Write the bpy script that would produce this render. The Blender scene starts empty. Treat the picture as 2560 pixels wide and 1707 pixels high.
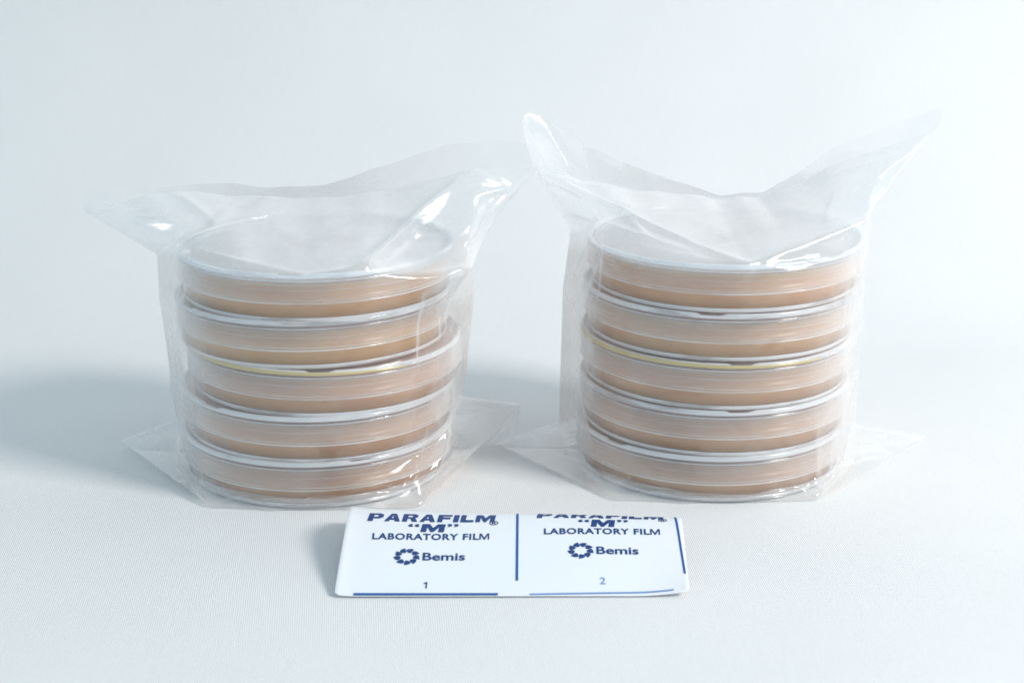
import bpy, bmesh, math, random
import numpy as np
from mathutils import Vector, Matrix

S = 0.001                                   # everything below is written in millimetres
R = math.radians
random.seed(4)
rng = np.random.default_rng(7)
scene = bpy.context.scene

# ------------------------------------------------------------------ camera
cam_data = bpy.data.cameras.new('camera')
cam = bpy.data.objects.new('camera', cam_data)
scene.collection.objects.link(cam)
cam.location = (0, -535 * S, 205 * S)
cam.rotation_euler = (R(90 - 16.86), 0, 0)
cam_data.sensor_width = 36
cam_data.lens = 57.9
cam_data.clip_start = 0.01
cam_data.clip_end = 20
cam_data.dof.use_dof = True
cam_data.dof.focus_distance = 0.515
cam_data.dof.aperture_fstop = 15
scene.camera = cam

# ------------------------------------------------------------------ light
world = bpy.data.worlds.new('World')
scene.world = world
world.use_nodes = True
bg = world.node_tree.nodes['Background']
bg.inputs[0].default_value = (0.69, 0.87, 1.0, 1)
bg.inputs[1].default_value = 0.61


def area(name, loc, target, size, power, color):
    d = bpy.data.lights.new(name, 'AREA')
    d.shape = 'RECTANGLE'
    d.size, d.size_y = size[0] * S, size[1] * S
    d.energy = power
    d.color = color
    o = bpy.data.objects.new(name, d)
    scene.collection.objects.link(o)
    o.location = Vector(loc) * S
    o.rotation_euler = (Vector(target) - Vector(loc)).to_track_quat('-Z', 'Y').to_euler()
    return o


area('key_softbox', (1100, -600, 900), (0, 0, 30), (360, 360), 15.8, (1.0, 0.96, 0.92))
area('backdrop_added_fill', (640, 150, 540), (230, 330, 230), (300, 300), 0.36, (0.96, 0.94, 1.0))  # extra lamp added to brighten the right of the backdrop

scene.view_settings.view_transform = 'Standard'
scene.view_settings.look = 'None'
scene.view_settings.exposure = 0.16
scene.view_settings.gamma = 1
scene.view_settings.use_curve_mapping = False
scene.render.engine = 'CYCLES'
cy = scene.cycles
cy.max_bounces = 20
cy.diffuse_bounces = 6
cy.glossy_bounces = 8
cy.transmission_bounces = 16
cy.transparent_max_bounces = 80
cy.sample_clamp_indirect = 8
cy.use_denoising = True


# ------------------------------------------------------------------ helpers
def link(o, parent=None):
    scene.collection.objects.link(o)
    if parent is not None:
        o.parent = parent
    return o


def mesh_obj(name, verts, faces, mat, parent=None, smooth=True, scale=S):
    me = bpy.data.meshes.new(name)
    me.from_pydata([(v[0] * scale, v[1] * scale, v[2] * scale) for v in verts], [], faces)
    me.update()
    if smooth:
        me.polygons.foreach_set('use_smooth', [True] * len(me.polygons))
    if mat:
        me.materials.append(mat)
    return link(bpy.data.objects.new(name, me), parent)


def tag(o, label, cat, group=None):
    o['label'] = label
    o['category'] = cat
    if group:
        o['group'] = group
    return o


def lathe(profile, seg=160, wob=0.0):
    """closed (r,z) profile turned about z -> verts, faces"""
    n = len(profile)
    vs, fs = [], []
    for k in range(seg):
        a = 2 * math.pi * k / seg
        c, s = math.cos(a), math.sin(a)
        for r, z in profile:
            vs.append((r * c, r * s, z))
    for k in range(seg):
        k2 = (k + 1) % seg
        for i in range(n):
            j = (i + 1) % n
            fs.append((k * n + i, k2 * n + i, k2 * n + j, k * n + j))
    return vs, fs


def round_corners(pts, rad, steps=3):
    out = []
    n = len(pts)
    for i in range(n):
        p0, p, p1 = (Vector(pts[(i + d) % n]) for d in (-1, 0, 1))
        a, b = p0 - p, p1 - p
        rr = min(rad, a.length * 0.45, b.length * 0.45)
        if rr < 1e-4:
            out.append(tuple(p))
            continue
        A, B = p + a.normalized() * rr, p + b.normalized() * rr
        for k in range(steps + 1):
            t = k / steps
            q = A * (1 - t) ** 2 + p * 2 * t * (1 - t) + B * t * t
            out.append(tuple(q))
    return out


# ------------------------------------------------------------------ materials
def new_mat(name):
    m = bpy.data.materials.new(name)
    m.use_nodes = True
    nt = m.node_tree
    nt.nodes.clear()
    out = nt.nodes.new('ShaderNodeOutputMaterial')
    return m, nt, out


def N(nt, kind, **kw):
    n = nt.nodes.new(kind)
    for k, v in kw.items():
        if k.startswith('i_'):
            key = k[2:]
            n.inputs[int(key) if key.isdigit() else key].default_value = v
        else:
            setattr(n, k, v)
    return n


def fresnel_fac(nt, f0, power=5.0, normal=None, top=1.0):
    """thin-sheet reflectance: the same for both faces of a sheet"""
    lw = N(nt, 'ShaderNodeLayerWeight', i_0=0.5)
    if normal is not None:
        nt.links.new(normal, lw.inputs['Normal'])
    p = N(nt, 'ShaderNodeMath', operation='POWER', i_1=power)
    nt.links.new(lw.outputs['Facing'], p.inputs[0])
    mr = N(nt, 'ShaderNodeMapRange')
    mr.inputs['To Min'].default_value = f0
    mr.inputs['To Max'].default_value = top
    nt.links.new(p.outputs[0], mr.inputs['Value'])
    return mr.outputs[0]


def sheet_mat(name, haze_lo, haze_hi, haze_pow, tint, white, f0, rough, bump=None, gloss_top=1.0, noise_haze=None):
    """clear sheet: straight-through light, a milky share that grows at grazing angles, and a surface sheen"""
    m, nt, out = new_mat(name)
    L = nt.links.new
    nrm = None
    if bump:
        nrm = bump(nt)
    tr = N(nt, 'ShaderNodeBsdfTransparent', i_0=(*tint, 1))
    df = N(nt, 'ShaderNodeBsdfDiffuse', i_0=(*white, 1))
    tl = N(nt, 'ShaderNodeBsdfTranslucent', i_0=(*white, 1))
    if nrm:
        L(nrm, df.inputs['Normal'])
        L(nrm, tl.inputs['Normal'])
    milky = N(nt, 'ShaderNodeMixShader', i_0=0.5)
    L(df.outputs[0], milky.inputs[1])
    L(tl.outputs[0], milky.inputs[2])
    hz = fresnel_fac(nt, haze_lo, haze_pow, None, haze_hi)
    if noise_haze:
        hz = noise_haze(nt, hz)
    mx = N(nt, 'ShaderNodeMixShader')
    L(hz, mx.inputs[0])
    L(tr.outputs[0], mx.inputs[1])
    L(milky.outputs[0], mx.inputs[2])
    gl = N(nt, 'ShaderNodeBsdfGlossy', i_0=(1, 1, 1, 1), i_1=rough)
    if nrm:
        L(nrm, gl.inputs['Normal'])
    fr = fresnel_fac(nt, f0, 5.0, nrm, gloss_top)
    m2 = N(nt, 'ShaderNodeMixShader')
    L(fr, m2.inputs[0])
    L(mx.outputs[0], m2.inputs[1])
    L(gl.outputs[0], m2.inputs[2])
    L(m2.outputs[0], out.inputs[0])
    return m


def bump_noise(scale_xyz, strength, dist, detail=3):
    def f(nt):
        tc = N(nt, 'ShaderNodeTexCoord')
        mp = N(nt, 'ShaderNodeMapping')
        mp.inputs['Scale'].default_value = scale_xyz
        nz = N(nt, 'ShaderNodeTexNoise')
        nz.inputs['Scale'].default_value = 1.0
        nz.inputs['Detail'].default_value = detail
        nt.links.new(tc.outputs['Object'], mp.inputs[0])
        nt.links.new(mp.outputs[0], nz.inputs['Vector'])
        b = N(nt, 'ShaderNodeBump')
        b.inputs['Strength'].default_value = strength
        b.inputs['Distance'].default_value = dist
        nt.links.new(nz.outputs[0], b.inputs['Height'])
        return b.outputs[0]
    return f


def haze_streaks(scale_xyz, lo, hi, frost=False, f0=0.3, f1=0.7):
    def f(nt, base):
        if frost:                            # the handled, crumpled end of the sheet is frosted
            at = N(nt, 'ShaderNodeAttribute', attribute_name='frost')
            fm = N(nt, 'ShaderNodeMath', operation='MULTIPLY_ADD', i_1=1.3, i_2=1.0)
            nt.links.new(at.outputs['Fac'], fm.inputs[0])
            mm = N(nt, 'ShaderNodeMath', operation='MULTIPLY')
            nt.links.new(base, mm.inputs[0])
            nt.links.new(fm.outputs[0], mm.inputs[1])
            base = mm.outputs[0]
        tc = N(nt, 'ShaderNodeTexCoord')
        mp = N(nt, 'ShaderNodeMapping')
        mp.inputs['Scale'].default_value = scale_xyz
        nz = N(nt, 'ShaderNodeTexNoise')
        nz.inputs['Scale'].default_value = 1.0
        nz.inputs['Detail'].default_value = 4
        nt.links.new(tc.outputs['Object'], mp.inputs[0])
        nt.links.new(mp.outputs[0], nz.inputs['Vector'])
        mr = N(nt, 'ShaderNodeMapRange')
        mr.inputs['From Min'].default_value = f0
        mr.inputs['From Max'].default_value = f1
        mr.inputs['To Min'].default_value = lo
        mr.inputs['To Max'].default_value = hi
        nt.links.new(nz.outputs[0], mr.inputs['Value'])
        mu = N(nt, 'ShaderNodeMath', operation='MULTIPLY', use_clamp=True)
        nt.links.new(base, mu.inputs[0])
        nt.links.new(mr.outputs[0], mu.inputs[1])
        return mu.outputs[0]
    return f


M_bag = sheet_mat('clear_bag_film', 0.05, 0.66, 1.35, (1.0, 1.0, 1.0), (0.98, 0.985, 0.985), 0.08, 0.15,
                  bump=bump_noise((40, 40, 800), 0.26, 0.0005, 4), noise_haze=haze_streaks((70, 70, 28), 0.7, 1.35, True))
M_base = sheet_mat('clear_polystyrene', 0.015, 0.28, 2.5, (1, 1, 1), (0.95, 0.96, 0.96), 0.04, 0.06)
M_lid = sheet_mat('scuffed_polystyrene', 0.095, 0.68, 1.6, (1, 1, 1), (0.95, 0.96, 0.97), 0.045, 0.10,
                  bump=bump_noise((25, 25, 2600), 0.14, 0.0002), noise_haze=haze_streaks((30, 30, 1800), 0.5, 1.6))
M_rim = sheet_mat('rim_painted_shine', 0.72, 0.9, 1.0, (0.95, 0.97, 1.0), (0.97, 0.985, 1.0), 0.10, 0.08, noise_haze=haze_streaks((38, 38, 420), 0.4, 1.25, False, 0.38, 0.5))  # white paints in the light that clear rims reflect internally
M_fog = sheet_mat('condensation', 0.45, 0.8, 1.0, (1, 1, 1), (0.94, 0.95, 0.95), 0.02, 0.3, noise_haze=haze_streaks((110, 110, 110), 0.75, 1.2))
M_yellow = sheet_mat('yellow_rim', 0.7, 0.9, 1.0, (0.95, 0.93, 0.7), (0.88, 0.77, 0.40), 0.05, 0.15)


def agar_mat():
    m, nt, out = new_mat('agar_gel')
    L = nt.links.new
    p = N(nt, 'ShaderNodeBsdfPrincipled')
    tc = N(nt, 'ShaderNodeTexCoord')
    nz = N(nt, 'ShaderNodeTexNoise')
    nz.inputs['Scale'].default_value = 45
    nz.inputs['Detail'].default_value = 3
    L(tc.outputs['Object'], nz.inputs['Vector'])
    cr = N(nt, 'ShaderNodeValToRGB')
    cr.color_ramp.elements[0].position = 0.3
    cr.color_ramp.elements[0].color = (0.68, 0.305, 0.075, 1)
    cr.color_ramp.elements[1].position = 0.7
    cr.color_ramp.elements[1].color = (0.75, 0.37, 0.10, 1)
    L(nz.outputs[0], cr.inputs[0])
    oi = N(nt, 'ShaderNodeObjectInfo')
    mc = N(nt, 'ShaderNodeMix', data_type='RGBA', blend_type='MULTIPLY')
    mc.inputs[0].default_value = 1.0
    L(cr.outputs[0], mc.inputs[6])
    L(oi.outputs['Color'], mc.inputs[7])     # tint set per dish, lower ones darker and pinker
    L(mc.outputs[2], p.inputs['Base Color'])
    p.inputs['Roughness'].default_value = 0.25
    p.inputs['Subsurface Weight'].default_value = 0.9
    p.inputs['Subsurface Radius'].default_value = (1.0, 0.55, 0.3)
    p.inputs['Subsurface Scale'].default_value = 0.024
    L(p.outputs[0], out.inputs[0])
    return m


M_agar = agar_mat()


def cloth_mat():
    m, nt, out = new_mat('white_woven_cloth')
    L = nt.links.new
    p = N(nt, 'ShaderNodeBsdfPrincipled')
    p.inputs['Roughness'].default_value = 0.9
    p.inputs['Specular IOR Level'].default_value = 0.15
    tc = N(nt, 'ShaderNodeTexCoord')
    # threads: fine ribs running away from the viewer, crossed by a weaker weft
    nzw = N(nt, 'ShaderNodeTexNoise')
    nzw.inputs['Scale'].default_value = 18
    L(tc.outputs['UV'], nzw.inputs['Vector'])
    sep = N(nt, 'ShaderNodeSeparateXYZ')
    L(tc.outputs['UV'], sep.inputs[0])

    def wave(ax, ay, pitch):
        a = N(nt, 'ShaderNodeMath', operation='MULTIPLY', i_1=ax * 2 * math.pi / (pitch * S))
        L(sep.outputs[0], a.inputs[0])
        b = N(nt, 'ShaderNodeMath', operation='MULTIPLY', i_1=ay * 2 * math.pi / (pitch * S))
        L(sep.outputs[1], b.inputs[0])
        c = N(nt, 'ShaderNodeMath', operation='ADD')
        L(a.outputs[0], c.inputs[0])
        L(b.outputs[0], c.inputs[1])
        w = N(nt, 'ShaderNodeMath', operation='MULTIPLY', i_1=6.0)
        L(nzw.outputs[0], w.inputs[0])
        d = N(nt, 'ShaderNodeMath', operation='ADD')
        L(c.outputs[0], d.inputs[0])
        L(w.outputs[0], d.inputs[1])
        s = N(nt, 'ShaderNodeMath', operation='SINE')
        L(d.outputs[0], s.inputs[0])
        return s.outputs[0]
    w1 = wave(1.0, 0.10, 0.62)
    w2 = wave(-0.06, 1.0, 0.75)
    w2m = N(nt, 'ShaderNodeMath', operation='MULTIPLY', i_1=0.7)
    L(w2, w2m.inputs[0])
    sm = N(nt, 'ShaderNodeMath', operation='ADD')
    L(w1, sm.inputs[0])
    L(w2m.outputs[0], sm.inputs[1])
    fib = N(nt, 'ShaderNodeTexNoise')
    fib.inputs['Scale'].default_value = 1500
    fib.inputs['Detail'].default_value = 3
    L(tc.outputs['UV'], fib.inputs['Vector'])
    fm = N(nt, 'ShaderNodeMath', operation='MULTIPLY_ADD', i_1=1.6)
    L(fib.outputs[0], fm.inputs[0])
    L(sm.outputs[0], fm.inputs[2])
    b = N(nt, 'ShaderNodeBump')
    b.inputs['Strength'].default_value = 0.42
    b.inputs['Distance'].default_value = 0.00010
    L(fm.outputs[0], b.inputs['Height'])
    L(b.outputs[0], p.inputs['Normal'])
    big = N(nt, 'ShaderNodeTexNoise')
    big.inputs['Scale'].default_value = 9
    big.inputs['Detail'].default_value = 4
    L(tc.outputs['UV'], big.inputs['Vector'])
    cr = N(nt, 'ShaderNodeValToRGB')
    cr.color_ramp.elements[0].position = 0.3
    cr.color_ramp.elements[0].color = (0.775, 0.78, 0.775, 1)
    cr.color_ramp.elements[1].position = 0.7
    cr.color_ramp.elements[1].color = (0.81, 0.815, 0.81, 1)
    L(big.outputs[0], cr.inputs[0])
    mp = N(nt, 'ShaderNodeMapping')
    mp.inputs['Scale'].default_value = (900, 90, 1)
    L(tc.outputs['UV'], mp.inputs[0])
    slub = N(nt, 'ShaderNodeTexNoise')
    slub.inputs['Scale'].default_value = 1.0
    slub.inputs['Detail'].default_value = 5
    L(mp.outputs[0], slub.inputs['Vector'])
    sr = N(nt, 'ShaderNodeMapRange')
    sr.inputs['From Min'].default_value = 0.3
    sr.inputs['From Max'].default_value = 0.7
    sr.inputs['To Min'].default_value = 0.985
    sr.inputs['To Max'].default_value = 1.008
    L(slub.outputs[0], sr.inputs['Value'])
    hs = N(nt, 'ShaderNodeHueSaturation')
    L(sr.outputs[0], hs.inputs['Value'])
    L(cr.outputs[0], hs.inputs['Color'])
    L(hs.outputs[0], p.inputs['Base Color'])
    L(p.outputs[0], out.inputs[0])
    return m


def paper_mat():
    m, nt, out = new_mat('white_film')
    L = nt.links.new
    p = N(nt, 'ShaderNodeBsdfPrincipled')
    p.inputs['Base Color'].default_value = (0.83, 0.845, 0.875, 1)
    p.inputs['Roughness'].default_value = 0.42
    p.inputs['Subsurface Weight'].default_value = 0.15
    p.inputs['Subsurface Scale'].default_value = 0.001
    L(bump_noise((400, 400, 400), 0.12, 0.0003)(nt), p.inputs['Normal'])
    L(p.outputs[0], out.inputs[0])
    return m


def ink_mat(name, col):
    m, nt, out = new_mat(name)
    L = nt.links.new
    p = N(nt, 'ShaderNodeBsdfPrincipled')
    tc = N(nt, 'ShaderNodeTexCoord')
    nz = N(nt, 'ShaderNodeTexNoise')
    nz.inputs['Scale'].default_value = 900
    L(tc.outputs['Object'], nz.inputs['Vector'])
    cr = N(nt, 'ShaderNodeValToRGB')
    cr.color_ramp.elements[0].color = (*[c * 0.9 for c in col], 1)
    cr.color_ramp.elements[1].color = (*[min(1, c * 1.15) for c in col], 1)
    L(nz.outputs[0], cr.inputs[0])
    L(cr.outputs[0], p.inputs['Base Color'])
    p.inputs['Roughness'].default_value = 0.5
    L(p.outputs[0], out.inputs[0])
    return m


M_cloth = cloth_mat()
M_film = paper_mat()
M_ink = ink_mat('navy_ink', (0.006, 0.048, 0.19))
M_ink_line = ink_mat('blue_ink', (0.012, 0.10, 0.33))
M_ink_pale = ink_mat('pale_blue_ink', (0.17, 0.30, 0.56))
M_dust = ink_mat('dark_speck', (0.05, 0.035, 0.03))


# ------------------------------------------------------------------ setting: one white cloth, flat in front and swept up behind
def build_cloth():
    prof = []                               # (y, z, arc)
    y0, y1, rad = -420.0, 118.0, 190.0
    ys = np.linspace(y0, y1, 90)
    for y in ys:
        prof.append((y, 0.0))
    for k in range(1, 41):
        a = R(84) * k / 40
        prof.append((y1 + rad * math.sin(a), rad * (1 - math.cos(a))))
    ex, ez = prof[-1]
    for k in range(1, 31):
        d = 900.0 * k / 30
        prof.append((ex + d * math.cos(R(84)), ez + d * math.sin(R(84))))
    xs = np.linspace(-700, 700, 120)
    arc = [0.0]
    for a, b in zip(prof, prof[1:]):
        arc.append(arc[-1] + math.hypot(b[0] - a[0], b[1] - a[1]))
    vs, fs, uv = [], [], []
    n = len(xs)
    for (y, z), s in zip(prof, arc):
        for x in xs:                        # the cloth never lies perfectly flat
            wv = 0.35 * math.sin(x * 0.021 + s * 0.013 + 1.0) + 0.25 * math.sin(x * -0.034 + s * 0.041) + 0.18 * math.sin(x * 0.083 + s * 0.017 + 2.0)
            flat = max(0.12, min(1, (math.hypot(x, y * 1.2) - 130) / 120))
            vs.append((x, y - (wv * 3 if z > 150 else 0), z + (wv - 0.8) * flat * (1 if z < 60 else 0.3)))
            uv.append((x * S, s * S))
    for j in range(len(prof) - 1):
        for i in range(n - 1):
            fs.append((j * n + i, j * n + i + 1, (j + 1) * n + i + 1, (j + 1) * n + i))
    o = mesh_obj('backdrop_cloth', vs, fs, M_cloth)
    ul = o.data.uv_layers.new(name='UVMap')
    idx = np.empty(len(o.data.loops), dtype=np.int32)
    o.data.loops.foreach_get('vertex_index', idx)
    ul.data.foreach_set('uv', np.array(uv)[idx].ravel())
    o['kind'] = 'structure'
    return o


build_cloth()

# ------------------------------------------------------------------ petri dishes
DISH_R = 46.0


def build_dish(name, yellow=False, fogged=False):
    root = link(bpy.data.objects.new(name, None))
    root.empty_display_size = 0.02
    # base: shallow pan standing on a small foot ring
    base = round_corners([(0.05, 0.5), (41.6, 0.5), (41.9, 0.0), (44.1, 0.0), (44.35, 0.4), (44.4, 12.6), (43.3, 12.6), (43.2, 1.1), (0.05, 1.1)], 0.35, 2)
    b = mesh_obj('dish_base', *lathe(base), M_base, root)
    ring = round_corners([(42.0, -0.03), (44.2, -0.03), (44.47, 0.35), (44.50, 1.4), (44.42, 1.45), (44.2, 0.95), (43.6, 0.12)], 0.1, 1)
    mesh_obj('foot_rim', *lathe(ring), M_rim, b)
    # agar: a deep, nearly full pour with a small meniscus up the wall
    ag = [(0.05, 1.14), (43.15, 1.14), (43.2, 11.9), (42.7, 11.3), (42.0, 11.0), (40.0, 10.9), (20.0, 10.9), (0.05, 10.9)]
    mesh_obj('agar_gel', *lathe(ag), M_agar, root)
    # lid: wider cap reaching half way down, with a raised stacking rim
    lid = round_corners([(0.05, 13.1), (44.9, 13.1), (45.05, 6.2), (46.0, 6.2), (46.0, 13.6), (45.4, 14.2), (0.05, 14.2)], 0.4, 2)
    ld = mesh_obj('dish_lid', *lathe(lid), M_lid, root)
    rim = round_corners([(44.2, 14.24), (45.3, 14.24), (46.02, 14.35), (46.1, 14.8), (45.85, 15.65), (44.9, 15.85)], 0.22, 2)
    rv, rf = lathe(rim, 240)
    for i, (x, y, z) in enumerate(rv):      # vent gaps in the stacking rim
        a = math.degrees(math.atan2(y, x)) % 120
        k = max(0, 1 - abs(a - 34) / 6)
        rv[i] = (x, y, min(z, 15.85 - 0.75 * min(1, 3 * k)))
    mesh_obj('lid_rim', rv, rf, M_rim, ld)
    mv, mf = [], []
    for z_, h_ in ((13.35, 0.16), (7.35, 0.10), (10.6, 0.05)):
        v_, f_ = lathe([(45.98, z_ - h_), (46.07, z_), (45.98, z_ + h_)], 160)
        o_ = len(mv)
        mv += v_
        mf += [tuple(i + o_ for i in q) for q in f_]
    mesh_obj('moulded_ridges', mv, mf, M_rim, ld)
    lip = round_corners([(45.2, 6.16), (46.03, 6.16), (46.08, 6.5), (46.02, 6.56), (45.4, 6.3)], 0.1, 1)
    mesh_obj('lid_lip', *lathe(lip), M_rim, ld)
    if fogged:                              # breath of moisture on the inside of the lid
        fog = [(0.05, 13.02), (44.6, 13.02), (44.6, 13.06), (0.05, 13.06)]
        mesh_obj('condensation', *lathe(fog), M_fog, ld)
    if yellow:                              # pale yellow marking on part of the rim
        band = [(46.10, 14.4), (46.2, 14.5), (46.22, 14.8), (46.02, 15.45), (45.94, 15.62)]
        vs, fs = [], []
        n = len(band)
        ks = 90
        for k in range(ks + 1):
            a = R(-178 + 128 * k / ks)
            w = min(1, (ks - k) / 50)       # thins out towards its end
            for q, (r, z) in enumerate(band):
                vs.append((r * math.cos(a), r * math.sin(a), 14.4 + (z - 14.4) * (0.45 + 0.55 * w)))
        for k in range(ks):
            for q in range(n - 1):
                fs.append((k * n + q, (k + 1) * n + q, (k + 1) * n + q + 1, k * n + q + 1))
        yb = mesh_obj('yellow_band', vs, fs, M_yellow, ld)
        sm_ = yb.modifiers.new('thickness', 'SOLIDIFY')
        sm_.thickness = 0.06 * S
        sm_.offset = 1
    return root


def copy_tree(o, parent=None):
    c = o.copy()
    scene.collection.objects.link(c)
    c.parent = parent
    for ch in o.children:
        copy_tree(ch, c)
    return c


proto = build_dish('petri_dish')
proto_y = build_dish('petri_dish', True)
proto_t = build_dish('petri_dish', False, True)
where = ['lowest brown agar dish', 'brown agar dish just above the lowest', 'middle brown agar dish with yellow edged lid', 'brown agar dish just under the topmost', 'topmost brown agar dish']
STACK = {
    'left': dict(x=-65.4, y=0.0, z=[0.4, 15.9, 31.5, 47.0, 62.4], off=[(-1.2, 0), (-0.6, -0.3), (1.9, -0.4), (-1.2, 0.2), (0.2, 0)], tilt=[0, 0.2, 0.5, -0.4, -0.2]),
    'right': dict(x=70.0, y=5.0, z=[0.4, 16.2, 32.2, 48.0, 64.0], off=[(-1.6, 0), (-0.6, -0.2), (-0.6, -0.4), (0.2, 0), (1.6, 0.2)], tilt=[-0.3, -0.2, 0.3, 0.1, -0.4]),
}
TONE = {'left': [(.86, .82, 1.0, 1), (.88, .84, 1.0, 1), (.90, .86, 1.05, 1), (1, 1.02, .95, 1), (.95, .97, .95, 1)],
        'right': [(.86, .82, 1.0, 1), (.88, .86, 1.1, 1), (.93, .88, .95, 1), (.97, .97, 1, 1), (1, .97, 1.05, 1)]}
used = set()
for side, st in STACK.items():
    for k in range(5):
        src = {2: proto_y, 4: proto_t}.get(k, proto)
        o = src if src not in used else copy_tree(src)
        used.add(src)
        o.location = ((st['x'] + st['off'][k][0]) * S, (st['y'] + st['off'][k][1]) * S, st['z'][k] * S)
        o.rotation_mode = 'ZYX'
        turn = 0 if k == 2 else (53 * k + (20 if side == 'left' else 67))
        o.rotation_euler = (R(0.15 * ((k % 3) - 1)), R(st['tilt'][k]), R(turn))
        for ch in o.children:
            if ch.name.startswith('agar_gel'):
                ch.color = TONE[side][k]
        bag = 'the left bag' if side == 'left' else 'the right bag'
        tag(o, f'{where[k]} in {bag}', 'petri dish', 'petri dishes of brown agar stacked in two bags')


# ------------------------------------------------------------------ plastic sleeves (a flat tube relaxed round its stack)
def quarter(a, r, f):
    """point on the lens section, f = 0 at the side crease .. 1 at the front centre; returns (distance from centre in x, depth)"""
    th = math.acos(min(1, r / a))
    T = math.sqrt(max(0, a * a - r * r))
    A = r * (math.pi / 2 - th)
    d = f * (T + A)
    if d < T:
        px, py = r * math.cos(th), r * math.sin(th)
        k = d / T if T > 1e-6 else 0
        return a + (px - a) * k, py * k
    ang = th + (d - T) / r
    return r * math.cos(ang), r * math.sin(ang)


NT = 144                                    # columns per side


def body_row(aL, aR, r, z, sh=(0, 0)):
    def f(t, front):
        a = aL if t < 0 else aR
        x, d = quarter(a, r, 1 - abs(t) / 75.0)
        zz = z(t) if callable(z) else z
        return (math.copysign(x, t) + sh[0], (-d if front else d) + sh[1], zz)
    return f


def keyed(front, back):
    def prep(L):
        a = np.array(L, float)
        return a[a[:, 0].argsort()]
    F_, B_ = prep(front), prep(back)

    def f(t, fr):
        a = F_ if fr else B_
        return tuple(np.interp(t, a[:, 0], a[:, k]) for k in (1, 2, 3))
    return f


def smooth_rows(P, rows, it):
    for _ in range(it):
        for j in rows:
            P[j] = 0.5 * P[j] + 0.25 * (np.roll(P[j], 1, 0) + np.roll(P[j], -1, 0))


FINE = 2.0                                  # sheet rows per row of the tables below


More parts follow.
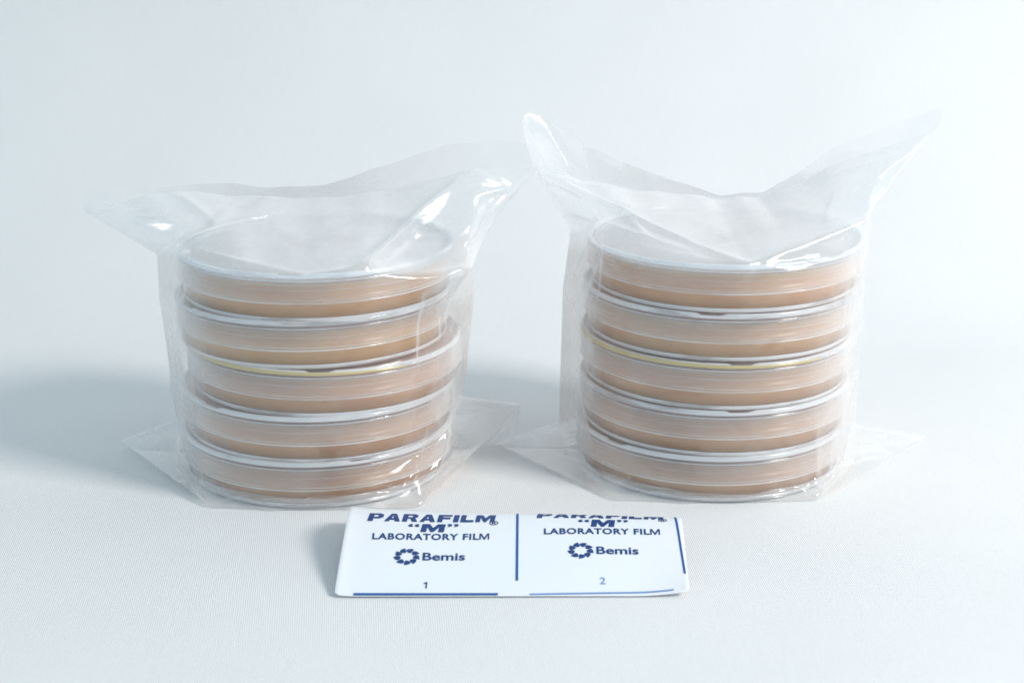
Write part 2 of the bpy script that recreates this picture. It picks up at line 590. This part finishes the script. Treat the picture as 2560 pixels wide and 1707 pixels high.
def build_bag(name, rows, counts, centre, top_z, ridges, pins, excess, seed, stack):
    g = np.random.default_rng(seed)
    counts = [int(round(c * FINE)) for c in counts]
    ts_f = np.linspace(-75, 75, NT + 1)
    ts_b = np.linspace(75, -75, NT + 1)[1:-1]
    loop = [(t, True) for t in ts_f] + [(t, False) for t in ts_b]
    M = len(loop)
    keyrows = [np.array([row(t, fr) for t, fr in loop]) for row in rows]
    P = []
    for a, b, c in zip(keyrows, keyrows[1:], counts):
        for k in range(c):
            u = k / c
            P.append(a * (1 - u) + b * u)
    P.append(keyrows[-1])
    P = np.array(P)                          # J x M x 3
    J = P.shape[0]
    # soften the straight lofting a little, but keep the fold row and mouth
    tt = np.array([t for t, _ in loop])
    fr = np.array([f for _, f in loop])
    # ridges: sharp creases pulled out of the sheet, given in (t, row) space
    dj = np.arange(J)[:, None] * np.ones((1, M)) / FINE
    T2 = np.ones((J, 1)) * tt[None]

    def normals(P):
        du = np.roll(P, -1, 1) - np.roll(P, 1, 1)
        dv = np.gradient(P, axis=0)
        n = np.cross(du, dv)
        return n / (np.linalg.norm(n, axis=2, keepdims=True) + 1e-9)
    # the free end hangs a little limp and wavy
    k_end = np.clip((dj - 56) / 21, 0, 1) ** 1.4
    ph = g.uniform(0, 6.28, 4)
    wave_ = (1.5 * np.sin(T2 * 0.085 + ph[0] + 0.05 * dj) + 0.9 * np.sin(T2 * 0.19 + ph[1]) + 0.5 * np.sin(T2 * 0.37 + ph[2] + dj * 0.12))
    side_ = np.where(fr[None], 1.0, 0.6)
    edge_ = np.clip((75 - np.abs(T2)) / 18, 0, 1)
    nn = normals(P)
    P = P + nn * (wave_ * k_end * side_ * edge_ * 0.55)[..., None]
    P[..., 2] += k_end * 0.4 * np.sin(T2 * 0.16 + ph[3]) * edge_
    nn = normals(P)
    ridges = list(ridges)

    def fan(front, t0, j0, ang0, ang1, n, l0, l1, a0, a1, w0, w1):
        for q in range(n):
            a = R(g.uniform(ang0, ang1))
            ln = g.uniform(l0, l1)
            o0 = g.uniform(0, 6)
            ca, sa = math.cos(a), math.sin(a)
            ridges.append((front, t0 + o0 * ca, j0 + o0 * sa / 2, max(-74, min(74, t0 + (o0 + ln) * ca)), max(15, min(77, j0 + (o0 + ln) * sa / 2)),
                           g.uniform(a0, a1) * (1 if g.random() < .75 else -1), g.uniform(w0, w1)))
    for sd in (-1, 1):
        b_ = 90 - sd * 90
        n_ = 6 if sd < 0 else 3
        fan(True, sd * 52, 58, b_ - 5, b_ + 80, n_, 10, 26, .4, 1.2, .7, 1.3)     # round the ear roots
        fan(True, sd * 50, 53, 210, 330, n_, 8, 22, .4, 1.1, .7, 1.2)
        fan(True, sd * 34, 15, 30, 150, 7, 8, 34, .4, 1.2, .6, 1.2)               # up from the lower corners
        fan(False, sd * 48, 56, 40, 140, 5, 10, 30, .5, 1.3, .8, 1.5)
        fan(True, sd * 68, 72, 150 if sd > 0 else -30, 230 if sd > 0 else 50, 5, 8, 24, .5, 1.3, .6, 1.2)
    for q in range(44):                                                           # tension lines where the film clings to the dishes
        j_ = g.uniform(20, 54)
        t_ = g.uniform(-42, 40) if q % 3 == 0 else g.uniform(8, 44)
        ln = g.uniform(8, 26)
        ridges.append((True, t_, j_, min(73, t_ + ln), j_ + g.uniform(-1.6, 1.2), g.uniform(.4, .95), g.uniform(.45, .8)))
    for q in range(14):                                                           # stray diagonal creases
        t_, j_ = g.uniform(-48, 48), g.uniform(20, 50)
        a = R(g.uniform(15, 60)) * (1 if g.random() < .5 else -1)
        ln = g.uniform(12, 36)
        ridges.append((True, t_, j_, max(-73, min(73, t_ + ln * math.cos(a))), max(16, min(54, j_ + ln * math.sin(a) / 2)), g.uniform(.5, 1.2), g.uniform(.5, .9)))
    for q in range(4):
        t_, j_ = g.uniform(-45, 45), g.uniform(59, 73)
        a = g.uniform(0, 3.14)
        ln = g.uniform(8, 22)
        ridges.append((True, t_, j_, t_ + ln * math.cos(a), min(77, j_ + ln * math.sin(a) / 2), g.uniform(.4, 1.2), g.uniform(.6, 1.4)))
    for (front, t0, j0, t1, j1, amp, wid) in ridges:
        ax, ay = t0, j0 * 2.0
        bx, by = t1, j1 * 2.0
        px, py = T2, dj * 2.0
        L2 = (bx - ax) ** 2 + (by - ay) ** 2
        u = np.clip(((px - ax) * (bx - ax) + (py - ay) * (by - ay)) / L2, 0, 1)
        d = np.hypot(px - ax - u * (bx - ax), py - ay - u * (by - ay))
        taper = np.sin(np.pi * np.clip(0.08 + 0.84 * u, 0, 1)) ** 0.6
        w = amp * np.exp(-d / wid) * taper * (fr[None] == front)
        P = P + nn * w[..., None]
    rest0 = P.copy()
    # ---- relax: lengths a little longer than drawn make it buckle into creases
    pin = np.zeros((J, M))
    for (j, t, front, rad, wgt) in pins:
        d = np.hypot(dj - j, (T2 - t) / 2.0)
        pin = np.maximum(pin, wgt * np.clip(1.3 - d / rad, 0, 1) * ((fr[None] == front) | (np.abs(T2) > 74)))
    pin = np.clip(pin, 0, 1)
    lowf = g.normal(size=(J // 6 + 2, M // 6 + 2))
    yy = np.linspace(0, lowf.shape[0] - 1.001, J)
    xx = np.linspace(0, lowf.shape[1] - 1.001, M)
    yi, xi = yy.astype(int), xx.astype(int)
    fy, fx = (yy - yi)[:, None], (xx - xi)[None]
    nz = (lowf[yi][:, xi] * (1 - fy) * (1 - fx) + lowf[yi + 1][:, xi] * fy * (1 - fx)
          + lowf[yi][:, xi + 1] * (1 - fy) * fx + lowf[yi + 1][:, xi + 1] * fy * fx)
    calm = np.clip((np.arange(J) / FINE - 50) / 8.0, 0, 1)[:, None]
    ex = excess * np.clip(1 + 0.8 * nz, 0, 3) * (1 - 0.75 * calm)
    cons = []                                # (idxA, idxB, rest, stiffness)
    idx = np.arange(J * M).reshape(J, M)

    def add(A, B, k, longer):
        A, B = A.ravel(), B.ravel()
        flat = rest0.reshape(-1, 3)
        l = np.linalg.norm(flat[A] - flat[B], axis=1)
        if longer:
            l = l * (1 + ex.ravel()[A] * longer)
        cons.append((A, B, np.maximum(l, 0.02), k))
    for p in (0, 1):
        add(idx[:, p::2], np.roll(idx, -1, 1)[:, p::2], 1.0, 1.0)
        add(idx[p:-1:2], idx[p + 1::2][:len(idx[p:-1:2])], 1.0, 1.0)
    for p in (0, 1):
        a = idx[p:-1:2]
        b = idx[p + 1::2][:len(a)]
        add(a, np.roll(b, -1, 1), 0.35, 0.8)
        add(a, np.roll(b, 1, 1), 0.35, 0.8)
    for p in range(2):
        sel = (np.arange(M) // 2) % 2 == p
        add(idx[:, sel], np.roll(idx, -2, 1)[:, sel], 0.22, 0)
        q = np.arange(J - 2)
        q = q[(q // 2) % 2 == p]
        add(idx[q], idx[q + 2], 0.22, 0)
    X = rest0.reshape(-1, 3) + g.normal(scale=0.05, size=(J * M, 3))
    T0 = rest0.reshape(-1, 3)
    pw = pin.ravel()[:, None]
    hold = (0.0025 + 0.035 * np.clip((dj - 48) / 6, 0, 1)).ravel()[:, None]
    cx, cyy = 0.0, 0.0
    def push(X):                             # the dishes push back
        for k in range(5):
            zb = stack['z'][k]
            ox, oy = stack['off'][k]
            rx, ry = X[:, 0] - ox, X[:, 1] - oy
            rr = np.hypot(rx, ry) + 1e-9
            zt = zb + 15.7
            for r_, lo, hi in ((46.75, zb + 6.0, zt), (44.0, zb, zb + 6.0)):
                ins = (rr < r_) & (X[:, 2] > lo) & (X[:, 2] <= hi)
                if k == 4 and hi == zt:
                    up = ins & (X[:, 2] > zt - 3.0) & (rr < r_ - (zt - X[:, 2]))
                    X[up, 2] = zt + 0.05
                    ins = ins & ~up
                s_ = r_ / rr[ins]
                X[ins, 0] = ox + rx[ins] * s_
                X[ins, 1] = oy + ry[ins] * s_

    V = np.zeros_like(X)
    for it in range(260):
        X = X + V * 0.6
        prev = X.copy()
        for A, B, l, k in cons:
            d = X[B] - X[A]
            n = np.linalg.norm(d, axis=1, keepdims=True) + 1e-9
            c = (0.5 * k * (n - l[:, None]) / n) * d
            X[A] += c
            X[B] -= c
        X += (T0 - X) * np.maximum(pw * 0.8, hold)
        push(X)
        X[:, 2] = np.maximum(X[:, 2], 0.25)
        V = X - prev
        if it > 200:
            V *= 0.5
    # a touch of smoothing hides the grid
    Y = X.reshape(J, M, 3)
    for q in range(3):
        Y[-1] = 0.5 * Y[-1] + 0.25 * (np.roll(Y[-1], 1, 0) + np.roll(Y[-1], -1, 0))
        Z = Y.copy()
        Z[1:-1] = 0.6 * Y[1:-1] + 0.1 * (Y[2:] + Y[:-2]) + 0.1 * (np.roll(Y, 1, 1) + np.roll(Y, -1, 1))[1:-1]
        Y = Z
    flat = np.ascontiguousarray(Y.reshape(-1, 3))
    push(flat)
    Y = flat.reshape(J, M, 3)
    fs = []
    for j in range(J - 1):
        for i in range(M):
            i2 = (i + 1) % M
            fs.append((j * M + i, j * M + i2, (j + 1) * M + i2, (j + 1) * M + i))
    o = mesh_obj(name, Y.reshape(-1, 3), fs, M_bag)
    fa = o.data.attributes.new('frost', 'FLOAT', 'POINT')
    fa.data.foreach_set('value', (np.clip((dj - 53) / 5, 0, 1) * np.where(fr[None], 1.0, 0.0)).ravel().astype(np.float32))
    o.location = (centre[0] * S, centre[1] * S, 0)
    sd = o.modifiers.new('soften', 'SUBSURF')
    sd.levels = sd.render_levels = 1
    return o


def bottom_rows(cl, cr, tipL, tipR, attL, attR, rad, dy):
    """seam under the dishes, floor outline with two ears, and the row where the ears leave the body"""
    yF, yB = -44.6 + dy, 44.0 + dy
    seam = keyed([(-75, tipL[0] + 2, tipL[1], 0.6), (-40, -30, 2, 0.3), (40, 30, 2, 0.3), (75, tipR[0] - 2, tipR[1], 0.6)],
                 [(-75, tipL[0] + 2, tipL[1], 0.6), (-40, -30, 6, 0.3), (40, 30, 6, 0.3), (75, tipR[0] - 2, tipR[1], 0.6)])
    floor = keyed([(-75, *tipL), (-34, cl, yF + 0.5, 0.35), (0, 0, yF - 0.8, 0.3), (34, cr, yF + 0.5, 0.35), (75, *tipR)],
                  [(-75, *tipL), (-36, -36, yB - 2, 0.35), (0, 0, yB + 1, 0.3), (36, 36, yB - 2, 0.35), (75, *tipR)])

    def att(t, fr):
        a = abs(attL[0]) if t < 0 else attR[0]
        x, d = quarter(a, 46.6, 1 - abs(t) / 75.0)
        zc = attL[2] if t < 0 else attR[2]
        z = zc * (0.35 + 0.65 * (abs(t) / 75) ** 1.5)
        return (math.copysign(x, t), -d if fr else d, z)
    return [seam, floor, att]


# left sleeve
rowsL = bottom_rows(-31, 36, (-73, 10, 3.6), (69, 17, 15), (-50, 3, 15), (48.8, 3, 23), 46.6, 0)
rowsL += [
    body_row(53.6, 53.0, 46.7, 58),
    keyed([(-75, -53.5, 0, 73), (-50, -38.5, -22, 80.5), (-22, -17, -42.5, 80.2), (0, 2, -47.2, 78.0), (18, 20.5, -46.5, 78.6), (34, 34.5, -38.5, 75.2), (54, 50, -30, 73.5), (75, 53, 0, 77)],
          [(-75, -53.5, 0, 73), (-50, -40, 24, 78.5), (-22, -18, 43, 79), (0, 0, 46.6, 79), (22, 18, 43, 79), (50, 40, 24, 79), (75, 53, 0, 77)]),
    keyed([(-75, -78.0, 4, 87.0), (-70, -76.5, 3, 90.0), (-45, -54.7, 0, 92.9), (-20, -25.1, 4, 92.6), (0, -2.2, 6, 91.6), (25, 22.7, 4, 93.5), (50, 50.4, -2, 101.2), (75, 75.0, 2, 102.5)],
          [(-75, -78.0, 4, 87.0), (-70, -77.5, 6, 93.5), (-50, -44.3, 9, 95.1), (-20, -18.2, 16, 92.8), (0, 2.6, 16, 94.0), (25, 22.1, 14, 100.4), (50, 42.9, 10, 107.6), (64, 60.3, 7, 110.6), (70, 72.5, 4, 110), (75, 75.0, 2, 102.5)]),
]
countsL = [14, 12, 20, 9, 22]                # rows: seam 0, floor 14, ears 26, body 46, fold 55, mouth 77
pinsL = [(77, -75, True, 5, 1), (77, 75, True, 5, 1), (77, 0, True, 4, .6), (77, 0, False, 4, .6), (77, 45, False, 4, .6), (77, -45, False, 4, .6), (77, -45, True, 4, .5), (77, 45, True, 4, .5),
         (55, 0, True, 3, 1), (55, 18, True, 3, .8), (55, -25, True, 3, .6), (55, 50, True, 3, .6), (14, -75, True, 4, 1), (14, 75, True, 4, 1), (14, -34, True, 4, 1), (14, 34, True, 4, 1), (14, 0, True, 4, 1),
         (14, 0, False, 4, 1), (26, -75, True, 3, .8), (26, 75, True, 3, .8)]
ridgesL = [
    (True, -46, 56, 0, 55, 1.6, 1.3),        # lip of the fold over the lid
    (True, 0, 55, 20, 56, 1.4, 1.2),
    (True, 20, 54, 62, 56, 1.4, 2.2),        # bright lip on the right
    (True, -38, 77, -30, 66, 2.0, 1.6),
    (True, 17, 56, 48, 74, 7.0, 2.6),        # long bright fold on the right flap
    (True, 36, 53, 73, 60, 2.5, 2.0),        # fold along the ear's foot
    (True, 37, 53, 36, 38, 3.6, 1.8),        # short tuck running down from it
    (True, -74, 32, -35, 15, 2.0, 2.2),      # folds fanning from the lower corners
    (True, -62, 30, -36, 15, 1.8, 1.6),
    (True, 35, 15, 62, 30, 2.2, 1.8),
    (True, 22, 15, 40, 26, 1.4, 1.4),
    (True, -48, 58, -15, 70, 2.0, 2.0),
    (True, -60, 46, -40, 30, 1.4, 1.8),
    (True, 54, 62, 70, 70, 2.0, 1.5),
    (True, -10, 36, 20, 30, 0.9, 1.2),
]
bagL = build_bag('plastic_bag', rowsL, countsL, (STACK['left']['x'], 0), 78, ridgesL, pinsL, 0.012, 11, STACK['left'])
tag(bagL, 'crinkled clear bag round the left stack, its open end drooping low at the left', 'plastic bag', 'clear plastic bags around the dish stacks')

# right sleeve
rowsR = bottom_rows(-37, 29, (-76, 6, 2.0), (79, 14, 1.8), (-54.0, 3, 12), (49.8, 3, 11), 46.6, 1)
rowsR += [
    body_row(53.0, 49.8, 46.7, 60),
    keyed([(-75, -50.5, 0, 81.0), (-50, -39.8, -22, 83.5), (-30, -28.3, -36, 82.8), (-12, -12.7, -44.5, 81.4), (0, 2.5, -47, 79.9), (15, 14.5, -41.2, 82.8), (35, 29.5, -33.8, 86.4), (56, 43, -27, 89.6), (75, 50, -4, 90)],
          [(-75, -50.5, 0, 81), (-50, -40, 24, 80.5), (-22, -18, 43, 80.5), (0, 0, 46.8, 80.5), (22, 18, 43, 80.5), (50, 39, 24, 81), (75, 48.5, 0, 83)]),
    keyed([(-75, -61.5, 0, 97.5), (-68, -62.5, -2, 103), (-60, -57.0, -3, 103), (-50, -47.8, -4, 98.9), (-25, -25.8, 0, 94.1), (0, -2.0, 4, 89.6), (20, 12.6, 4, 91.1), (45, 34.7, 0, 101.5), (66, 66.0, -1, 113), (75, 71.5, 1, 116)],
          [(-75, -61.5, 0, 97.5), (-71, -64.5, 8, 106), (-67, -67.0, 17, 113.5), (-62, -65.5, 20, 117), (-55, -58.0, 23, 114.5), (-45, -45.9, 10, 107.5), (-20, -21.9, 14, 96.9), (0, 0.8, 15, 88.5), (20, 15.6, 14, 90.5), (45, 36.4, 10, 105.1), (70, 72.0, 2, 122), (75, 71.5, 1, 116)]),
]
countsR = [14, 10, 22, 9, 22]                # seam 0, floor 14, ears 24, body 46, fold 55, mouth 77
pinsR = [(77, -75, True, 5, 1), (77, 75, True, 5, 1), (77, 0, True, 4, .6), (77, 0, False, 4, .6), (77, 45, False, 4, .6), (77, -45, False, 4, .6), (77, -45, True, 4, .5), (77, 45, True, 4, .5),
         (55, 0, True, 3, 1), (55, 18, True, 3, .6), (55, -25, True, 3, .6), (55, 50, True, 3, .6), (14, -75, True, 4, 1), (14, 75, True, 4, 1), (14, -34, True, 4, 1), (14, 34, True, 4, 1), (14, 0, True, 4, 1),
         (14, 0, False, 4, 1), (24, -75, True, 3, .8), (24, 75, True, 3, .8)]
ridgesR = [
    (True, 1, 55, -68, 75, 3.5, 1.5),        # left arm of the V
    (True, 1, 55, 60, 55, 1.3, 2.4),         # right arm of the V, bright
    (True, -70, 62, -14, 57, 2.0, 2.0),
    (True, -38, 66, -28, 59, 2.0, 1.6),
    (True, -34, 15, -60, 32, 2.2, 1.6),
    (True, -36, 15, -72, 24, 1.8, 1.6),
    (True, 32, 15, 60, 30, 1.6, 2.0),
    (True, -3, 34, 16, 28, 2.6, 1.1),
    (True, 0, 44, 34, 40, 0.8, 1.2),
]
bagR = build_bag('plastic_bag', rowsR, countsR, (STACK['right']['x'], STACK['right']['y']), 80, ridgesR, pinsR, 0.010, 23, STACK['right'])
tag(bagR, 'clear bag round the right stack, both top corners swept up in a wide V', 'plastic bag', 'clear plastic bags around the dish stacks')


# ------------------------------------------------------------------ printed sealing film lying in front
FV = [0, 10, 20, 30, 36, 40, 43, 47, 51, 55]
FL_Y = [-109.2, -99.7, -90.2, -80.6, -74.8, -70.9, -67.9, -64.1, -60.6, -57.6]
FL_Z = [0.7, 3.4, 6.0, 8.4, 9.5, 9.9, 9.7, 8.7, 6.8, 4.4]
FR_Y = [-108.6, -99.1, -89.5, -79.9, -74.1, -70.6, -68.2, -66.0, -65.0, -65.0]
FR_Z = [0.5, 3.1, 5.5, 7.8, 8.7, 8.6, 7.5, 4.2, 0.9, 0.4]


def film_pt(u, v, lift=0.0):
    k = min(1, max(0, (u + 50) / 100))
    k = k * k * (3 - 2 * k)

    def crv(A, vv):
        return np.interp(vv, FV, A)
    w = 2.0

    def sm(A, vv):
        return (crv(A, vv - w) + crv(A, vv - w / 2) + crv(A, vv) * 2 + crv(A, vv + w / 2) + crv(A, vv + w)) / 6

    def pos(vv):
        if vv < w:
            return (crv(FL_Y, vv) * (1 - k) + crv(FR_Y, vv) * k, crv(FL_Z, vv) * (1 - k) + crv(FR_Z, vv) * k)
        return (sm(FL_Y, vv) * (1 - k) + sm(FR_Y, vv) * k, sm(FL_Z, vv) * (1 - k) + sm(FR_Z, vv) * k)
    y, z = pos(v)
    x = u + 0.03 * v * (1 if u > 0 else 0.7)
    edge = max(0.0, (-u - 44) / 6.5)
    lift_r = max(0.0, (u - 34) / 16.0) * max(0.0, 1 - v / 30)
    z += 0.5 * edge * edge + 1.5 * lift_r * lift_r + 0.25 * math.sin(u * 0.09) * min(1, v / 10)
    if lift:
        y1, z1 = pos(v + 0.4)
        y0, z0 = pos(v - 0.4)
        ty, tz = y1 - y0, z1 - z0
        n = math.hypot(ty, tz) + 1e-9
        y += -tz / n * lift
        z += ty / n * lift
    return (x, y, z)


def film_sheet():
    us = np.linspace(-50.4, 50.4, 81)
    vs_ = np.linspace(0, 54, 73)
    pts, fs = [], []
    n = len(us)
    for v in vs_:
        lim = 1.0
        if v < 1.3:                         # rounded front corners
            lim = 1 - 1.3 * (1 - math.sqrt(1 - ((1.3 - v) / 1.3) ** 2)) / 50.4
        for u in us:
            uu = u * lim
            pts.append(film_pt(uu, v))
    for j in range(len(vs_) - 1):
        for i in range(n - 1):
            fs.append((j * n + i, j * n + i + 1, (j + 1) * n + i + 1, (j + 1) * n + i))
    o = mesh_obj('sealing_film', pts, fs, M_film)
    sl = o.modifiers.new('thickness', 'SOLIDIFY')
    sl.thickness = 0.28 * S
    sl.offset = -1
    bv = o.modifiers.new('edge', 'BEVEL')
    bv.width = 0.1 * S
    bv.limit_method = 'ANGLE'
    return o


film = film_sheet()
tag(film, 'small curled white film sheet with two blue printed squares, lying in front of the bags', 'sealing film')


def wrap(bm, name, mat, lift=0.12):
    """cut a flat (u,v) drawing into strips and lay it on the film"""
    us = [v.co.x for v in bm.verts]
    vs_ = [v.co.y for v in bm.verts]
    for a, lo, hi, step in ((1, min(vs_), max(vs_), 0.75), (0, min(us), max(us), 2.5)):
        x = math.floor(lo / step) * step + step
        while x < hi:
            co = Vector((0, x, 0)) if a else Vector((x, 0, 0))
            no = Vector((0, 1, 0)) if a else Vector((1, 0, 0))
            bmesh.ops.bisect_plane(bm, geom=bm.verts[:] + bm.edges[:] + bm.faces[:], plane_co=co, plane_no=no)
            x += step
    for v in bm.verts:
        v.co = Vector(film_pt(v.co.x, v.co.y, lift)) * S
    bmesh.ops.recalc_face_normals(bm, faces=bm.faces[:])
    me = bpy.data.meshes.new(name)
    bm.to_mesh(me)
    bm.free()
    me.materials.append(mat)
    return link(bpy.data.objects.new(name, me), film)


def text_bm(body, cu, cv, width, height, bold=0.0, shear=0.0, rot=0.0, space=1.0):
    c = bpy.data.curves.new('t', 'FONT')
    c.body = body
    c.size = 1
    c.offset = bold
    c.shear = shear
    c.space_character = space
    c.resolution_u = 4
    o = bpy.data.objects.new('t', c)
    scene.collection.objects.link(o)
    dg = bpy.context.evaluated_depsgraph_get()
    me = bpy.data.meshes.new_from_object(o.evaluated_get(dg))
    bm = bmesh.new()
    bm.from_mesh(me)
    bpy.data.objects.remove(o)
    bpy.data.curves.remove(c)
    bpy.data.meshes.remove(me)
    xs = [v.co.x for v in bm.verts]
    ys = [v.co.y for v in bm.verts]
    sx = width / (max(xs) - min(xs))
    sy = height / (max(ys) - min(ys))
    mx, my = (max(xs) + min(xs)) / 2, (max(ys) + min(ys)) / 2
    ca, sa = math.cos(R(rot)), math.sin(R(rot))
    for v in bm.verts:
        x, y = (v.co.x - mx) * sx, (v.co.y - my) * sy
        v.co = (cu + x * ca - y * sa, cv + x * sa + y * ca, 0)
    return bm


def poly_bm(polys):
    bm = bmesh.new()
    for p in polys:
        bm.faces.new([bm.verts.new((x, y, 0)) for x, y in p])
    bmesh.ops.triangulate(bm, faces=bm.faces[:])
    return bm


def line_bm(u0, v0, u1, v1, w):
    d = Vector((u1 - u0, v1 - v0)).normalized()
    n = Vector((-d.y, d.x)) * w / 2
    return poly_bm([[(u0 + n.x, v0 + n.y), (u0 - n.x, v0 - n.y), (u1 - n.x, v1 - n.y), (u1 + n.x, v1 + n.y)]])


def swirl(cu, cv, r):
    ps = []
    for k in range(9):
        a = 2 * math.pi * k / 9
        pts = []
        outer = [(0.50, -8), (0.58, -22), (0.76, -21), (0.95, -20), (1.13, -17), (1.04, 2), (0.92, 14), (0.76, 17), (0.62, 10)]
        for q, da in outer:
            b = a + R(da)
            pts.append((cu + r * q * math.cos(b), cv + r * q * math.sin(b)))
        ps.append(pts)
    return ps


GLYPH = {                                    # heavy extended capitals: outlines and counters
    'P': (1.0, [[(0, 0), (0, 1), (.76, 1), (1, .83), (1, .5), (.76, .32), (.36, .32), (.36, 0)], [(.36, .53), (.36, .79), (.60, .79), (.66, .73), (.66, .59), (.60, .53)]]),
    'A': (1.06, [[(0, 0), (.36, 1), (.70, 1), (1.06, 0), (.72, 0), (.66, .19), (.37, .19), (.32, 0)], [(.43, .40), (.60, .40), (.52, .72)]]),
    'R': (1.04, [[(0, 0), (0, 1), (.78, 1), (1, .84), (1, .58), (.84, .44), (1.04, 0), (.68, 0), (.52, .36), (.34, .36), (.34, 0)], [(.34, .56), (.34, .79), (.62, .79), (.67, .74), (.67, .61), (.62, .56)]]),
    'F': (.93, [[(0, 0), (0, 1), (.93, 1), (.93, .75), (.34, .75), (.34, .61), (.84, .61), (.84, .37), (.34, .37), (.34, 0)]]),
    'I': (.36, [[(0, 0), (0, 1), (.36, 1), (.36, 0)]]),
    'L': (.88, [[(0, 0), (0, 1), (.34, 1), (.34, .27), (.88, .27), (.88, 0)]]),
    'M': (1.3, [[(0, 0), (0, 1), (.42, 1), (.65, .52), (.88, 1), (1.3, 1), (1.3, 0), (.98, 0), (.98, .60), (.73, 0), (.57, 0), (.32, .60), (.32, 0)]]),
    'm': (.95, [[(0, 0), (0, 1), (.2, 1), (.475, .30), (.75, 1), (.95, 1), (.95, 0), (.81, 0), (.81, .74), (.53, 0), (.42, 0), (.14, .74), (.14, 0)]]),
    '1': (.40, [[(.24, 0), (.24, .74), (0, .66), (0, .80), (.28, 1), (.40, 1), (.40, 0)]]),
}


def glyph_bm(body, cu, cv, width, height, gap=0.12, slant=0.10, rot=0.0):
    c = bpy.data.curves.new('t', 'CURVE')
    c.dimensions = '2D'
    c.fill_mode = 'BOTH'
    total = sum(GLYPH[ch][0] for ch in body) + gap * (len(body) - 1)
    ca, sa = math.cos(R(rot)), math.sin(R(rot))
    x0 = 0
    for ch in body:
        w, loops = GLYPH[ch]
        for lp in loops:
            sp = c.splines.new('POLY')
            sp.points.add(len(lp) - 1)
            sp.use_cyclic_u = True
            for p, (x, y) in zip(sp.points, lp):
                X = (x0 + x + slant * (y - .5) - total / 2) / total * width
                Y = (y - .5) * height
                p.co = (cu + X * ca - Y * sa, cv + X * sa + Y * ca, 0, 1)
        x0 += w + gap
    o = bpy.data.objects.new('t', c)
    scene.collection.objects.link(o)
    dg = bpy.context.evaluated_depsgraph_get()
    me = bpy.data.meshes.new_from_object(o.evaluated_get(dg))
    bm = bmesh.new()
    bm.from_mesh(me)
    bpy.data.objects.remove(o)
    bpy.data.curves.remove(c)
    bpy.data.meshes.remove(me)
    bmesh.ops.triangulate(bm, faces=bm.faces[:])
    return bm


def merge_bm(a, b):
    me = bpy.data.meshes.new('t')
    b.to_mesh(me)
    a.from_mesh(me)
    b.free()
    bpy.data.meshes.remove(me)
    return a


def print_square(cu, dv, num, num_mat):
    wrap(glyph_bm('PARAFILM', cu - 0.5, 37.3 + dv, 38.3, 4.8, 0.13, 0.10, 0.4), 'printed_title', M_ink)
    wrap(text_bm('\u00ae', cu + 18.3, 34.4 + dv, 2.7, 2.4, 0.012), 'printed_mark', M_ink)
    wrap(glyph_bm('M', cu + 0.2, 31.6 + dv, 7.0, 4.2, 0, 0.08), 'printed_initial', M_ink)
    wrap(text_bm('\u201c', cu - 5.6, 32.9 + dv, 3.4, 1.7, 0.02), 'printed_quote', M_ink)
    wrap(text_bm('\u201d', cu + 6.1, 33.1 + dv, 3.4, 1.7, 0.02), 'printed_quote', M_ink)
    sub = text_bm('LABORATORY FIL', cu - 1.75, 27.1 + dv, 31.6, 3.1, 0.028, 0, 0.7, 1.1)
    wrap(merge_bm(sub, glyph_bm('m', cu + 15.7, 27.33 + dv, 2.9, 3.0, 0, 0, 0.7)), 'printed_subtitle', M_ink)
    wrap(poly_bm(swirl(cu - 6.6, 17.5 + dv, 3.5)), 'printed_emblem', M_ink)
    wrap(text_bm('Bemis', cu + 4.2, 17.7 + dv, 12.4, 3.6, 0.02, 0, 0.5), 'printed_name', M_ink)
    if num == '1':
        wrap(glyph_bm('1', cu - 0.4, 4.7 + dv, 1.05, 2.9, 0, 0), 'printed_number', num_mat)
    else:
        wrap(text_bm(num, cu - 0.4, 3.7 + dv, 1.7, 2.9, 0.008), 'printed_number', num_mat)


print_square(-24.5, 0.0, '1', M_ink)
print_square(26.2, 2.6, '2', M_ink_pale)
wrap(line_bm(1.2, 6.5, 0.4, 43.5, 0.75), 'printed_line', M_ink_line)
wrap(line_bm(49.6, 9, 48.4, 43, 0.65), 'printed_line', M_ink_line)
wrap(line_bm(-45.0, 0.62, -4.0, 0.62, 1.05), 'printed_line', M_ink_line)
wrap(line_bm(5.0, 0.55, 46, 1.5, 0.7), 'printed_line', M_ink_pale)
wrap(line_bm(-45, 46.6, -30, 45.6, 0.5), 'printed_line', M_ink_line)
